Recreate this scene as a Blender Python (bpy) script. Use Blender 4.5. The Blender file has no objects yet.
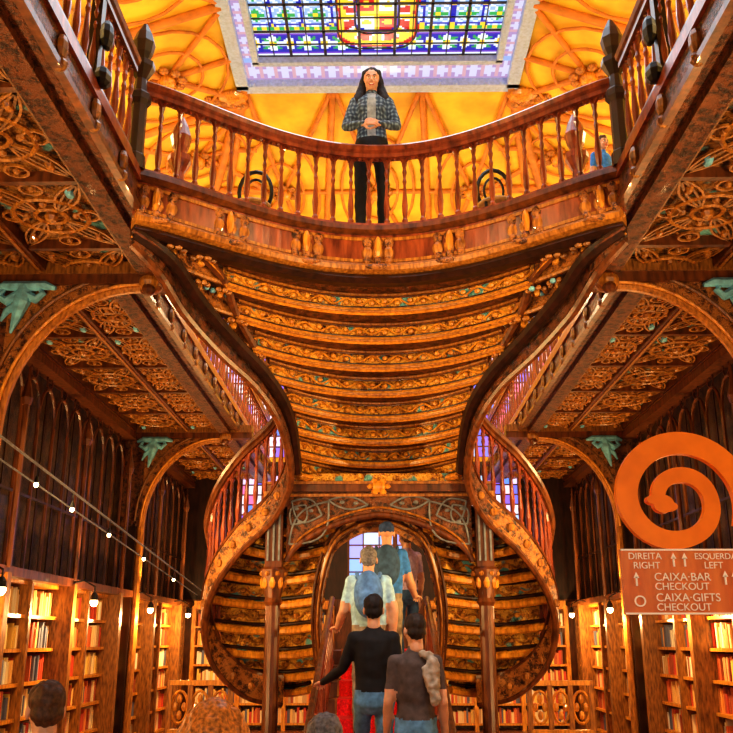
import bpy, math, random, bmesh
from mathutils import Vector, Matrix, noise
random.seed(7)
pi=math.pi
# ------------------------------------------------------------------ materials
def new_mat(name):
    m=bpy.data.materials.new(name); m.use_nodes=True
    nt=m.node_tree
    return m,nt,nt.nodes['Principled BSDF']
def N(nt,t,**k):
    n=nt.nodes.new(t)
    for a,b in k.items(): setattr(n,a,b)
    return n
def ramp(nt,stops):
    r=N(nt,'ShaderNodeValToRGB'); e=r.color_ramp.elements
    while len(e)<len(stops): e.new(0.5)
    for i,(p,c) in enumerate(stops):
        e[i].position=p; e[i].color=(*c,1)
    return r
def wood(name,c1,c2,rough=.38,scale=3,bump=.15,stretch=6,coat=.08):
    m,nt,b=new_mat(name); L=nt.links
    tc=N(nt,'ShaderNodeTexCoord'); mp=N(nt,'ShaderNodeMapping'); mp.inputs['Scale'].default_value=(stretch,stretch,1.2)
    no=N(nt,'ShaderNodeTexNoise'); no.inputs['Scale'].default_value=scale; no.inputs['Detail'].default_value=5
    r=ramp(nt,[(.3,c1),(.7,c2)])
    L.new(tc.outputs['Object'],mp.inputs[0]); L.new(mp.outputs[0],no.inputs['Vector']); L.new(no.outputs['Fac'],r.inputs[0]); L.new(r.outputs[0],b.inputs['Base Color'])
    bp=N(nt,'ShaderNodeBump'); bp.inputs['Strength'].default_value=bump; bp.inputs['Distance'].default_value=.01
    L.new(no.outputs['Fac'],bp.inputs['Height']); L.new(bp.outputs[0],b.inputs['Normal'])
    b.inputs['Roughness'].default_value=rough; b.inputs['Coat Weight'].default_value=coat
    return m
def carved(name,recess_shade,mid,lit_gold,teal=None,scale=9,tealth=.62,bump=.8,rough=.4,dist=.03):
    m,nt,b=new_mat(name); L=nt.links
    tc=N(nt,'ShaderNodeTexCoord')
    n0=N(nt,'ShaderNodeTexNoise'); n0.inputs['Scale'].default_value=scale*.5; n0.inputs['Detail'].default_value=2
    mx=N(nt,'ShaderNodeMix',data_type='VECTOR'); mx.inputs['Factor'].default_value=.12
    L.new(tc.outputs['Object'],n0.inputs['Vector']); L.new(tc.outputs['Object'],mx.inputs[4]); L.new(n0.outputs['Color'],mx.inputs[5])
    v=N(nt,'ShaderNodeTexVoronoi'); v.inputs['Scale'].default_value=scale; v.feature='F1'
    L.new(mx.outputs[1],v.inputs['Vector'])
    w=N(nt,'ShaderNodeTexNoise'); w.inputs['Scale'].default_value=scale*2.6; w.inputs['Detail'].default_value=3; w.inputs['Distortion'].default_value=1.5
    L.new(tc.outputs['Object'],w.inputs['Vector'])
    ad=N(nt,'ShaderNodeMath',operation='MULTIPLY_ADD'); ad.inputs[1].default_value=.55
    L.new(v.outputs['Distance'],ad.inputs[0]); L.new(w.outputs['Fac'],ad.inputs[2])
    r=ramp(nt,[(.46,recess_shade),(.66,mid),(.86,lit_gold)])  # recess shade and golden highlights are put into the wood colour
    L.new(ad.outputs[0],r.inputs[0])
    last=r.outputs[0]
    if teal:
        t=N(nt,'ShaderNodeTexNoise'); t.inputs['Scale'].default_value=scale*.5; t.inputs['Detail'].default_value=1.5
        L.new(tc.outputs['Object'],t.inputs['Vector'])
        rr=ramp(nt,[(tealth,(0,0,0)),(tealth+.05,(1,1,1))]); L.new(t.outputs['Fac'],rr.inputs[0])
        r3=ramp(nt,[(.45,tuple(q*.15 for q in teal)),(.75,teal)]); L.new(ad.outputs[0],r3.inputs[0])  # teal carries the same recess shade in its colour
        m2=N(nt,'ShaderNodeMix',data_type='RGBA'); L.new(rr.outputs[0],m2.inputs['Factor']); L.new(last,m2.inputs[6]); L.new(r3.outputs[0],m2.inputs[7])
        last=m2.outputs[2]
    L.new(last,b.inputs['Base Color'])
    bp=N(nt,'ShaderNodeBump'); bp.inputs['Strength'].default_value=bump; bp.inputs['Distance'].default_value=dist
    L.new(ad.outputs[0],bp.inputs['Height']); L.new(bp.outputs[0],b.inputs['Normal'])
    b.inputs['Roughness'].default_value=rough; b.inputs['Coat Weight'].default_value=.1
    return m
def plain(name,c,rough=.6,noise_amt=.12,scale=20,metal=0,emit=None,es=0):
    m,nt,b=new_mat(name); L=nt.links
    tc=N(nt,'ShaderNodeTexCoord'); no=N(nt,'ShaderNodeTexNoise'); no.inputs['Scale'].default_value=scale; no.inputs['Detail'].default_value=3
    L.new(tc.outputs['Object'],no.inputs['Vector'])
    d=tuple(x*(1-noise_amt*2) for x in c); u=tuple(min(1,x*(1+noise_amt)) for x in c)
    r=ramp(nt,[(.3,d),(.7,u)]); L.new(no.outputs['Fac'],r.inputs[0]); L.new(r.outputs[0],b.inputs['Base Color'])
    b.inputs['Roughness'].default_value=rough; b.inputs['Metallic'].default_value=metal
    if emit: b.inputs['Emission Color'].default_value=(*emit,1); b.inputs['Emission Strength'].default_value=es
    return m
def vcol(name,rough=.55,emit=0):
    m,nt,b=new_mat(name); L=nt.links
    a=N(nt,'ShaderNodeAttribute'); a.attribute_name='Col'
    b.inputs['Roughness'].default_value=rough
    if emit:
        b.inputs['Base Color'].default_value=(.02,.02,.03,1); L.new(a.outputs['Color'],b.inputs['Emission Color']); b.inputs['Emission Strength'].default_value=emit
    else: L.new(a.outputs['Color'],b.inputs['Base Color'])
    return m
TEAL=(.16,.50,.52)
M_dark=wood('dark_walnut',(.010,.004,.0025),(.045,.014,.007))
M_red=wood('red_mahogany',(.10,.016,.010),(.38,.085,.030),rough=.28)
M_gold=wood('gilded_oak',(.42,.13,.010),(.98,.43,.045),rough=.33,scale=5)
M_gold2=wood('darker_gilding',(.18,.055,.007),(.62,.25,.035),rough=.38,scale=6)  # darker gilding tone for ceilings and trims
M_gold3=wood('shaded_gilding',(.09,.028,.005),(.42,.17,.028),rough=.4,scale=7)  # dimmer copy of the gilding, shade of the gallery corners in its colour
M_mid=wood('oak_brown',(.050,.014,.005),(.22,.065,.015),rough=.33)
M_cgold=carved('carved_gilt_wood',(.018,.005,.002),(.42,.13,.012),(1.0,.52,.07),TEAL,scale=11,tealth=.60,bump=1.0,dist=.04)
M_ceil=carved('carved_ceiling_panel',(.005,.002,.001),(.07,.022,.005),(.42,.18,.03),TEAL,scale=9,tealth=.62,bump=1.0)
M_cstr=carved('carved_stringer_wood',(.010,.004,.002),(.10,.03,.008),(.46,.17,.03),None,scale=14,dist=.02)
M_dstr=carved('dark_carved_wood',(.006,.002,.0015),(.040,.012,.005),(.20,.06,.016),None,scale=16,dist=.02)
M_teal=plain('aqua_paint',(.24,.66,.90),.5,.2,14)
M_yel=plain('yellow_plaster',(1.0,.56,.04),.7,.18,1.8)
M_yrib=plain('ochre_plaster_rib',(.66,.24,.03),.6,.15,5)
M_black=plain('black_iron',(.02,.02,.022),.4,.1,10,.5)
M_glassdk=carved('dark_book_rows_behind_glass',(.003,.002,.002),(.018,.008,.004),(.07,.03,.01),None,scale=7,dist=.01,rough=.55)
M_books=vcol('book_spines',.6)
M_carpet=plain('red_carpet',(.85,.010,.015),.9,.2,60)
M_floor=wood('floor_boards',(.2,.07,.03),(.35,.14,.06),.3)
M_blue=plain('pale_blue_paint',(.42,.56,.90),.5,.1)
M_pink=plain('lilac_cotton',(.55,.42,.60),.8,.15,30)
M_lead=plain('lead_came',(.03,.03,.06),.5)
M_glass=vcol('stained_glass',.3,1.05)
M_win=vcol('window_glass',.3,1.25)
M_bulb=plain('warm_bulb',(1,.8,.5),.5,0,5,0,(1,.72,.35),16)
M_gb=plain('gray_blue_tracery',(.20,.22,.26),.5,.2)
# ------------------------------------------------------------------ mesh builder
class MB:
    def __init__(s,*mats): s.v=[];s.f=[];s.m=[];s.c=[];s.mats=list(mats)
    def mi(s,mat):
        if mat not in s.mats: s.mats.append(mat)
        return s.mats.index(mat)
    def add(s,vs,fs,mat,col=None):
        o=len(s.v); s.v.extend([tuple(x) for x in vs]); k=s.mi(mat)
        for f in fs: s.f.append(tuple(i+o for i in f)); s.m.append(k); s.c.append(col)
    def box(s,x0,x1,y0,y1,z0,z1,mat,col=None):
        vs=[(x,y,z) for x in(x0,x1) for y in(y0,y1) for z in(z0,z1)]
        s.add(vs,[(0,1,3,2),(4,6,7,5),(0,4,5,1),(2,3,7,6),(0,2,6,4),(1,5,7,3)],mat,col)
    def quad(s,a,b,c,d,mat,col=None): s.add([a,b,c,d],[(0,1,2,3)],mat,col)
    def tube(s,pts,r,mat,n=6,closed=False,cap=True):
        pts=[Vector(p) for p in pts]; K=len(pts)
        rs=r if isinstance(r,(list,tuple)) else [r]*K
        vs=[];up=None
        for i,p in enumerate(pts):
            if closed: t=pts[(i+1)%K]-pts[i-1]
            else: t=pts[min(i+1,K-1)]-pts[max(i-1,0)]
            if t.length<1e-9: t=Vector((0,0,1))
            t.normalize()
            if up is None:
                up=Vector((0,0,1)) if abs(t.z)<.9 else Vector((1,0,0))
            a=up-t*up.dot(t)
            if a.length<1e-5: a=t.orthogonal()
            a.normalize(); b=t.cross(a); up=a
            for j in range(n):
                th=2*pi*j/n+pi/n
                vs.append(p+(a*math.cos(th)+b*math.sin(th))*rs[i])
        fs=[]
        for i in range(K if closed else K-1):
            i2=(i+1)%K
            for j in range(n):
                fs.append((i*n+j,i*n+(j+1)%n,i2*n+(j+1)%n,i2*n+j))
        if cap and not closed:
            fs.append(tuple(range(n-1,-1,-1))); fs.append(tuple((K-1)*n+j for j in range(n)))
        s.add(vs,fs,mat)
    def lathe(s,prof,base,mat,n=8,ax=(1,1)):
        vs=[];fs=[];K=len(prof)
        for (r,z) in prof:
            for j in range(n):
                th=2*pi*j/n+pi/n
                vs.append((base[0]+r*math.cos(th)*ax[0],base[1]+r*math.sin(th)*ax[1],base[2]+z))
        for i in range(K-1):
            for j in range(n): fs.append((i*n+j,i*n+(j+1)%n,(i+1)*n+(j+1)%n,(i+1)*n+j))
        fs.append(tuple(range(n-1,-1,-1))); fs.append(tuple((K-1)*n+j for j in range(n)))
        s.add(vs,fs,mat)
    def ell(s,c,r,mat,n=8,m=6):
        prof=[(max(.001,math.sin(pi*k/m)),-math.cos(pi*k/m)) for k in range(m+1)]
        vs=[];fs=[]
        for (a,z) in prof:
            for j in range(n):
                th=2*pi*j/n; vs.append((c[0]+r[0]*a*math.cos(th),c[1]+r[1]*a*math.sin(th),c[2]+r[2]*z))
        for i in range(m):
            for j in range(n): fs.append((i*n+j,i*n+(j+1)%n,(i+1)*n+(j+1)%n,(i+1)*n+j))
        fs.append(tuple(range(n-1,-1,-1))); fs.append(tuple(m*n+j for j in range(n)))
        s.add(vs,fs,mat)
    def sweep(s,pts,prof,mat):
        pts=[Vector(p) for p in pts];K=len(pts);P=len(prof);vs=[]
        for i,p in enumerate(pts):
            t=pts[min(i+1,K-1)]-pts[max(i-1,0)]; t.z=0
            if t.length<1e-6: t=Vector((0,1,0))
            t.normalize(); n=Vector((t.y,-t.x,0))
            for a,b in prof: vs.append(p+n*a+Vector((0,0,b)))
        fs=[]
        for i in range(K-1):
            for j in range(P): fs.append((i*P+j,i*P+(j+1)%P,(i+1)*P+(j+1)%P,(i+1)*P+j))
        fs.append(tuple(range(P-1,-1,-1))); fs.append(tuple((K-1)*P+j for j in range(P)))
        s.add(vs,fs,mat)
    def mirror(s):
        n=len(s.v); s.v.extend([(-x,y,z) for x,y,z in s.v])
        F=list(s.f);Mm=list(s.m);C=list(s.c)
        for f,m,c in zip(F,Mm,C): s.f.append(tuple(i+n for i in reversed(f))); s.m.append(m); s.c.append(c)
    def done(s,name,parent=None,smooth=False,fix=False):
        me=bpy.data.meshes.new(name); me.from_pydata(s.v,[],s.f)
        for m in s.mats: me.materials.append(m)
        me.polygons.foreach_set('material_index',s.m)
        if any(c is not None for c in s.c):
            a=me.color_attributes.new('Col','FLOAT_COLOR','CORNER'); arr=[]
            for f,c in zip(s.f,s.c):
                c=c or (.5,.5,.5); arr.extend([c[0],c[1],c[2],1.0]*len(f))
            a.data.foreach_set('color',arr)
        if smooth: me.polygons.foreach_set('use_smooth',[True]*len(me.polygons))
        me.update()
        o=bpy.data.objects.new(name,me); bpy.context.scene.collection.objects.link(o)
        if parent: o.parent=parent
        return o
def empty(name,loc=(0,0,0)):
    e=bpy.data.objects.new(name,None); e.location=loc; bpy.context.scene.collection.objects.link(e); return e
def spline(pts,k=6):
    pts=[Vector(p) for p in pts]; out=[]
    for i in range(len(pts)-1):
        p0=pts[max(i-1,0)];p1=pts[i];p2=pts[i+1];p3=pts[min(i+2,len(pts)-1)]
        for j in range(k):
            t=j/k
            out.append(.5*((2*p1)+(p2-p0)*t+(2*p0-5*p1+4*p2-p3)*t*t+(3*p1-p0-3*p2+p3)*t**3))
    out.append(pts[-1]); return out
V=Vector
# ------------------------------------------------------------------ people
def remesh(mb,name,vox,sm=4):
    me=bpy.data.meshes.new('tmp'); me.from_pydata(mb.v,[],mb.f)
    bm=bmesh.new(); bm.from_mesh(me)
    bmesh.ops.recalc_face_normals(bm,faces=bm.faces[:]); bm.to_mesh(me); bm.free()
    o=bpy.data.objects.new('tmp',me); bpy.context.scene.collection.objects.link(o)
    r=o.modifiers.new('r','REMESH'); r.mode='VOXEL'; r.voxel_size=vox
    s=o.modifiers.new('s','SMOOTH'); s.iterations=sm; s.factor=.5
    dg=bpy.context.evaluated_depsgraph_get(); dg.update()
    m2=bpy.data.meshes.new_from_object(o.evaluated_get(dg)); m2.name=name
    bpy.data.objects.remove(o)
    m2.polygons.foreach_set('use_smooth',[True]*len(m2.polygons))
    m2.materials.clear()
    ob=bpy.data.objects.new(name,m2); bpy.context.scene.collection.objects.link(ob)
    return ob
def cap(b,p,q,r0,r1,n=10):
    p=V(p);q=V(q);d=(q-p); L=d.length or 1e-4; d/=L
    pts=[];rs=[]
    for k in range(4): a=pi/2*k/4; pts.append(p-d*r0*math.cos(a)); rs.append(max(.0008,r0*math.sin(a)))
    pts.append(p);rs.append(r0);pts.append(q);rs.append(r1)
    for k in range(3,-1,-1): a=pi/2*k/4; pts.append(q+d*r1*math.cos(a)); rs.append(max(.0008,r1*math.sin(a)))
    b.tube(pts,rs,M_black,n)
def loft(b,secs,n=16):
    vs=[];fs=[]
    for (x,y,z,rx,ry) in secs:
        for j in range(n):
            a=2*pi*j/n; vs.append((x+rx*math.cos(a),y+ry*math.sin(a),z))
    K=len(secs)
    for i in range(K-1):
        for j in range(n): fs.append((i*n+j,i*n+(j+1)%n,(i+1)*n+(j+1)%n,(i+1)*n+j))
    fs.append(tuple(range(n-1,-1,-1))); fs.append(tuple((K-1)*n+j for j in range(n)))
    b.add(vs,fs,M_black)
BASE=dict(pel=(0,0,.95),wst=(0,0,1.10),chs=(0,.005,1.28),uch=(0,.01,1.40),nek=(0,.015,1.50),
 hd=(0,-.01,1.635), shA=(.155,.01,1.41),elA=(.205,.02,1.13),wrA=(.22,-.06,.89), shB=(-.155,.01,1.41),elB=(-.205,.02,1.13),wrB=(-.22,-.06,.89),
 hiA=(.085,0,.92),knA=(.1,-.02,.50),anA=(.1,.03,.09), hiB=(-.085,0,.92),knB=(-.1,-.02,.50),anB=(-.1,.03,.09))
M_skin=plain('skin',(.70,.38,.24),.5,.05,30); M_skin.node_tree.nodes['Principled BSDF'].inputs['Subsurface Weight'].default_value=.1
M_eye=plain('eye_white',(.9,.88,.85),.2,0); M_iris=plain('iris_brown',(.05,.02,.01),.15,0); M_lip=plain('lips',(.60,.10,.10),.4,.05); M_teeth=plain('teeth',(.95,.93,.88),.3,0)
def person(name,loc,yaw,H,J={},shirt=None,sleeve=None,fore=None,pants=None,shoe=None,hair=None,style='short',female=False,handA=((0,-.3,-1),(-1,0,0),.5),handB=((0,-.3,-1),(1,0,0),.5),headrot=(0,0,0),skin=None,extra=None,puff=1.0,inner=None):
    s=H/1.75; j={k:V(v) for k,v in BASE.items()}; j.update({k:V(v) for k,v in J.items()})
    skin=skin or M_skin; sleeve=sleeve or shirt; fore=fore or skin; shoe=shoe or M_black
    E=empty(name)
    b=MB(); shw=.92 if female else 1.0
    secs=[]
    def sec(p,rx,ry,dz=0): secs.append((p.x,p.y,p.z+dz,rx,ry))
    pf=puff
    sec(j['pel'],.10,.08,-.12); sec(j['pel'],.155,.118,-.06); sec(j['pel'],.158,.122,.0); sec(j['wst'],(.118 if female else .138)*pf,.102*pf)
    sec(j['chs'],.148*shw*pf,.118*pf); sec(j['uch'],.155*shw*pf,.110*pf); sec(j['uch'],.11*shw,.085,.06); sec(j['nek'],.058,.058,0)
    loft(b,secs)
    segs=[('torso',j['pel']+V((0,0,.08)),j['uch'],.14,.14),('pants',j['pel']+V((0,0,-.12)),j['pel'],.15,.15),('neck',j['nek']+V((0,0,.01)),j['hd'],.05,.05)]
    cap(b,j['nek']-V((0,0,.03)),j['nek'].lerp(j['hd'],.55),.056,.054)
    if female:
        for sx in(-1,1): b.ell((j['chs'].x+sx*.065,j['chs'].y-.08,j['chs'].z+.02),(.06,.05,.062),M_black,12,8)
    for X in'AB':
        sh,el,wr=j['sh'+X],j['el'+X],j['wr'+X]
        cap(b,j['uch'],sh,.066,.06*pf); cap(b,sh,sh.lerp(el,.55),.057*pf,.048*pf); cap(b,sh.lerp(el,.55),el,.047*pf,.040*pf)
        cap(b,el,el.lerp(wr,.35),.040*pf,.041*pf); cap(b,el.lerp(wr,.35),wr,.040*pf,.028*pf)
        segs+= [('sleeve',sh,sh.lerp(el,.6),.06,.055),('fore',el,wr,.045,.03)] + [('fore' if fore==skin else 'sleeve',sh.lerp(el,.75),el,.05,.045)]
        hi,kn,an=j['hi'+X],j['kn'+X],j['an'+X]
        cap(b,hi,hi.lerp(kn,.5),.084,.072); cap(b,hi.lerp(kn,.5),kn,.071,.056); cap(b,kn,kn.lerp(an,.35),.056,.058); cap(b,kn.lerp(an,.35),an+V((0,0,.03)),.058,.045)
        segs+= [('pants',hi,kn,.08,.06),('pants',kn,an+V((0,0,.02)),.055,.045)]
        toe=an+V((0,-.15,-.045)); cap(b,an+V((0,.03,-.045)),toe,.042,.036); cap(b,an,an+V((0,-.05,-.04)),.042,.04)
        segs+= [('shoe',an+V((0,.03,-.05)),toe,.04,.04)]
    body=remesh(b,'body',.0155,2)
    for v in body.data.vertices:
        if v.co.z<j['nek'].z-.05: v.co+=v.normal*noise.noise(V((v.co.x*9,v.co.y*9,v.co.z*16)))*.007
    mats=[shirt,sleeve,fore,pants,shoe,skin,inner or shirt]; lab={'torso':0,'sleeve':1,'fore':2,'pants':3,'shoe':4,'neck':5}
    for m in mats: body.data.materials.append(m)
    S2=[(lab[l],a,c2-a,(c2-a).length_squared,r0,r1) for (l,a,c2,r0,r1) in segs]
    for p in body.data.polygons:
        c=p.center; best=9;bl=0
        for (l,a,d,dl,r0,r1) in S2:
            t=max(0,min(1,(c-a).dot(d)/dl)); dd=(c-(a+d*t)).length-(r0+(r1-r0)*t)
            if dd<best: best=dd;bl=l
        if bl==0 and inner and c.y<-.06 and abs(c.x-j['chs'].x)<.035: bl=6
        p.material_index=bl
    body.parent=E
    b=MB(); el=lambda c,r:b.ell(c,r,M_black,16,12)
    el((0,.015,.03),(.076,.093,.088)); el((0,-.02,-.03),(.06,.066,.078)); el((0,-.056,-.088),(.028,.025,.022))
    cap(b,(0,-.084,.005),(0,-.105,-.03),.009,.014); cap(b,(-.038,-.073,.024),(.038,-.073,.024),.012,.012)
    for sx in(-1,1): el((sx*.034,-.062,-.03),(.024,.022,.024)); el((sx*.079,.01,-.005),(.011,.022,.033)); el((sx*.012,-.096,-.033),(.009,.012,.008))
    cap(b,(-.02,-.082,-.06),(.02,-.082,-.06),.008,.008); cap(b,(0,.02,-.06),(0,.03,-.13),.054,.055)
    R=Matrix.Translation(j['hd'])@Matrix.Rotation(headrot[2],4,'Z')@Matrix.Rotation(headrot[0],4,'X')@Matrix.Rotation(headrot[1],4,'Y')
    hd=remesh(b,'head',.0055,3); hd.data.materials.append(skin); hd.data.materials.append(M_lip)
    for p in hd.data.polygons:
        c=p.center
        if abs(c.x)<.027 and c.y<-.078 and -.071<c.z<-.05: p.material_index=1
    hd.data.transform(R); hd.parent=E
    b=MB()
    for sx in(-1,1):
        b.ell((sx*.029,-.078,.004),(.0135,.01,.0095),M_eye,10,8); b.ell((sx*.029,-.0865,.004),(.006,.004,.006),M_iris,8,6)
        b.tube([(sx*.014,-.089,.022),(sx*.03,-.089,.028),(sx*.046,-.08,.022)],.004,hair or M_black,5)
    if female: b.ell((0,-.0905,-.0605),(.018,.003,.006),M_teeth,8,6)
    f=b.done('face_features'); f.data.transform(R); f.parent=E
    if hair:
        b=MB(); el=lambda c,r:b.ell(c,r,M_black,16,12)
        if style in('short','bob'): el((0,.027,.047),(.084,.096,.086)); el((0,.055,-.01),(.072,.058,.065))
        if style=='short': el((0,-.01,.088),(.065,.07,.045))
        if style=='long':
            el((0,.03,.06),(.086,.088,.084)); el((0,.06,.0),(.080,.06,.07))
            for sx in(-1,1):
                cap(b,(sx*.055,.02,.09),(sx*.088,.03,-.06),.034,.040); cap(b,(sx*.088,.03,-.06),(sx*.118,-.03,-.2),.042,.056); cap(b,(sx*.118,-.03,-.2),(sx*.112,-.09,-.36),.056,.03)
            cap(b,(0,.06,0),(0,.08,-.25),.08,.085)
        if style=='bob':
            for sx in(-1,1): cap(b,(sx*.07,.02,.05),(sx*.12,.03,-.10),.06,.08)
            el((0,.03,.05),(.104,.11,.095)); cap(b,(0,.06,0),(0,.06,-.16),.11,.12)
        if style=='cap':
            el((0,.02,.05),(.084,.1,.08)); b.lathe([(.08,0),(.085,.01),(.08,.02)],(0,-.07,.045),M_black,16,(.8,1))
        h=remesh(b,'hair' if style!='cap' else 'cap',.007,2)
        h.data.materials.append(hair)
        for v in h.data.vertices:
            nz=noise.noise(V((v.co.x*45,v.co.y*45,v.co.z*14)))*.008; v.co+=v.normal*nz
        h.data.transform(R); h.parent=E
    for X,(d,nrm,curl) in(('A',handA),('B',handB)):
        b=MB(); w=j['wr'+X]; d=V(d).normalized(); nn=V(nrm); nn=(nn-d*nn.dot(d)).normalized(); sd=d.cross(nn)*(1 if X=='A' else -1)
        for o in(-.028,-.01,.01,.028): cap(b,w+sd*o*.6,w+d*.085+sd*o,.014,.0115,8)
        for o,L in((-.03,.062),(-.011,.075),(.009,.08),(.029,.072)):
            p=w+d*.085+sd*o; ang=0
            for q,fr in enumerate((.45,.3,.25)):
                ang+=curl*(.5+.35*q); dd=d*math.cos(ang)+nn*math.sin(ang); p2=p+dd*L*fr; cap(b,p,p2,.0095-.001*q,.009-.001*q,8); p=p2
        p=w+d*.025+sd*.03; p2=p+(d*.6+sd*.7+nn*.3).normalized()*.038; p3=p2+(d*.85+sd*.15+nn*.5*curl).normalized()*.03; cap(b,p,p2,.013,.011,8); cap(b,p2,p3,.0105,.009,8)
        h=remesh(b,'hand',.0042,2); h.data.materials.append(skin); h.parent=E
    if extra: extra(E,j)
    E.location=loc; E.rotation_euler=(0,0,yaw); E.scale=(s,s,s)
    return E
def cloth(n,c,r=.85): return plain(n,c,r,.2,18)
FZ=5.48
M_pl,nt,bs=new_mat('slate_blue_flannel'); L=nt.links
tc=N(nt,'ShaderNodeTexCoord'); w1=N(nt,'ShaderNodeTexWave'); w1.bands_direction='X'; w1.inputs['Scale'].default_value=9; w2=N(nt,'ShaderNodeTexWave'); w2.bands_direction='Z'; w2.inputs['Scale'].default_value=7
for w_ in(w1,w2): w_.inputs['Distortion'].default_value=7.0
mu=N(nt,'ShaderNodeMath',operation='ADD'); L.new(tc.outputs['Object'],w1.inputs[0]); L.new(tc.outputs['Object'],w2.inputs[0]); L.new(w1.outputs['Fac'],mu.inputs[0]); L.new(w2.outputs['Fac'],mu.inputs[1])
mh=N(nt,'ShaderNodeMath',operation='MULTIPLY'); mh.inputs[1].default_value=.5; L.new(mu.outputs[0],mh.inputs[0])
rr=ramp(nt,[(.2,(.03,.05,.09)),(.6,(.07,.12,.19)),(.95,(.22,.32,.42))]); L.new(mh.outputs[0],rr.inputs[0]); L.new(rr.outputs[0],bs.inputs['Base Color']); bs.inputs['Roughness'].default_value=.9
M_hb=plain('black_hair',(.008,.004,.006),.75,.2,40); M_hbr=plain('brown_hair',(.10,.04,.015),.6,.3,60); M_hor=plain('auburn_hair',(.80,.26,.035),.5,.35,60); M_hg=plain('gray_hair',(.22,.21,.22),.7,.3,60); M_hb2=plain('dark_brown_hair',(.025,.012,.008),.7,.3,50)
M_jb=cloth('black_jacket',(.008,.008,.012)); M_je=cloth('blue_denim',(.12,.30,.55)); M_jd=cloth('dark_denim',(.05,.12,.26)); M_tg=cloth('gray_tshirt',(.10,.075,.075)); M_bl=cloth('black_trousers',(.008,.010,.018))
M_wb=cloth('pale_blue_shirt',(.42,.70,1.0)); M_bp=cloth('blue_backpack',(.10,.24,.55)); M_sc=cloth('gray_scarf',(.42,.36,.30)); M_ts=cloth('blue_tshirt',(.05,.25,.80)); M_olv=cloth('orange_shirt',(.5,.2,.06)); M_cap=cloth('navy_cap',(.03,.07,.2)); M_khaki=cloth('khaki',(.35,.28,.2)); M_in=cloth('pale_inner_top',(.35,.42,.48))
person('woman_at_balustrade',(-.06,8.1,FZ),0,1.96,dict(elA=(.235,-.04,1.14),wrA=(.075,-.25,1.04),elB=(-.235,-.04,1.14),wrB=(-.075,-.25,1.04),shA=(.145,.01,1.41),shB=(-.145,.01,1.41)),
  shirt=M_pl,fore=M_pl,pants=M_bl,hair=M_hb,style='long',female=True,puff=1.12,inner=M_in,handA=((-.9,-.3,.1),(0,1,-.3),.7),handB=((.9,-.45,-.05),(0,1,-.3),.8),headrot=(.18,0,0))
PI=pi
person('man_in_black_jacket',(-.045,7.2,.45),PI,1.63,dict(elA=(.26,-.05,1.17),wrA=(.43,-.26,1.06),elB=(-.21,.03,1.14),wrB=(-.22,-.05,.9),knA=(.1,-.16,.6),anA=(.1,-.08,.24),knB=(-.09,0,.5)),
  shirt=M_jb,fore=M_jb,pants=M_je,hair=M_hb,puff=1.1,handA=((.2,-1,-.1),(0,-.1,-1),.8),headrot=(.05,0,0))
def scarf(E,j):
    b=MB(); cap(b,(-.11,-.06,1.44),(-.13,.11,1.40),.045,.05); cap(b,(-.13,.11,1.40),(-.14,.14,1.14),.05,.04); cap(b,(-.10,.08,1.46),(-.05,.1,1.47),.035,.03); cap(b,(-.08,.12,1.36),(-.10,.14,1.22),.035,.028)
    o=remesh(b,'draped_scarf',.01,2); o.data.materials.append(M_sc)
    for v in o.data.vertices: v.co+=v.normal*noise.noise(v.co*30)*.014
    o.parent=E
person('man_in_gray_tshirt',(.25,6.7,.30),PI,1.62,dict(knB=(-.1,-.08,.5),anB=(-.1,-.02,.1),anA=(.1,.1,.1)),shirt=M_tg,pants=M_je,hair=M_hb2,headrot=(.12,0,.25),extra=scarf)
def bpk(mat):
    def f(E,j):
        b=MB(); c=(j['chs']+j['uch'])/2
        b.ell((c.x,c.y+.17,c.z-.05),(.14,.10,.22),M_black,16,12); b.ell((c.x,c.y+.24,c.z-.12),(.10,.06,.11),M_black,14,10)
        for sx in(-1,1): b.tube([(sx*.1,c.y+.12,c.z+.1),(sx*.11,c.y+.03,c.z+.15),(sx*.11,c.y-.1,c.z+.09),(sx*.12,c.y-.13,c.z-.05)],.022,M_black,8)
        o=remesh(b,'backpack',.01,2); o.data.materials.append(mat); o.parent=E
    return f
person('man_with_backpack',(-.10,8.6,.90),PI,1.70,dict(elA=(.24,-.02,1.15),wrA=(.30,-.2,1.0),elB=(-.24,.0,1.15),nek=(0,-.03,1.49),hd=(0,-.07,1.62)),shirt=M_wb,sleeve=M_wb,pants=M_khaki,hair=M_hg,extra=bpk(M_bp),handA=((.2,-1,0),(0,0,-1),.8),headrot=(.15,0,0),puff=1.22)
person('man_with_cap',(.08,9.75,1.20),PI,1.76,dict(elB=(-.24,-.03,1.15),wrB=(-.30,-.22,1.0)),shirt=M_ts,pants=M_khaki,hair=M_cap,style='cap',extra=bpk(M_jd),handB=((-.2,-1,0),(0,0,-1),.8),puff=1.22)
person('visitor_in_lilac_top',(.30,10.3,1.37),PI+.5,1.60,dict(),shirt=M_pink,pants=M_jd,hair=M_hbr)
person('man_in_orange_shirt',(-1.38,3.95,0),PI+.5,1.575,dict(),shirt=M_olv,pants=M_jd,hair=M_hbr,headrot=(.1,0,0))
person('auburn_haired_woman',(-.60,3.5,0),PI-.1,1.525,dict(),shirt=M_wb,pants=M_jd,hair=M_hor,style='bob',female=True)
person('gray_haired_man',(-.21,3.7,0),PI,1.47,dict(),shirt=M_jb,pants=M_jd,hair=M_hg)
person('child_at_balustrade',(2.30,8.2,FZ),PI*.15,1.22,dict(),shirt=M_ts,pants=M_jd,hair=M_hbr)
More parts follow.
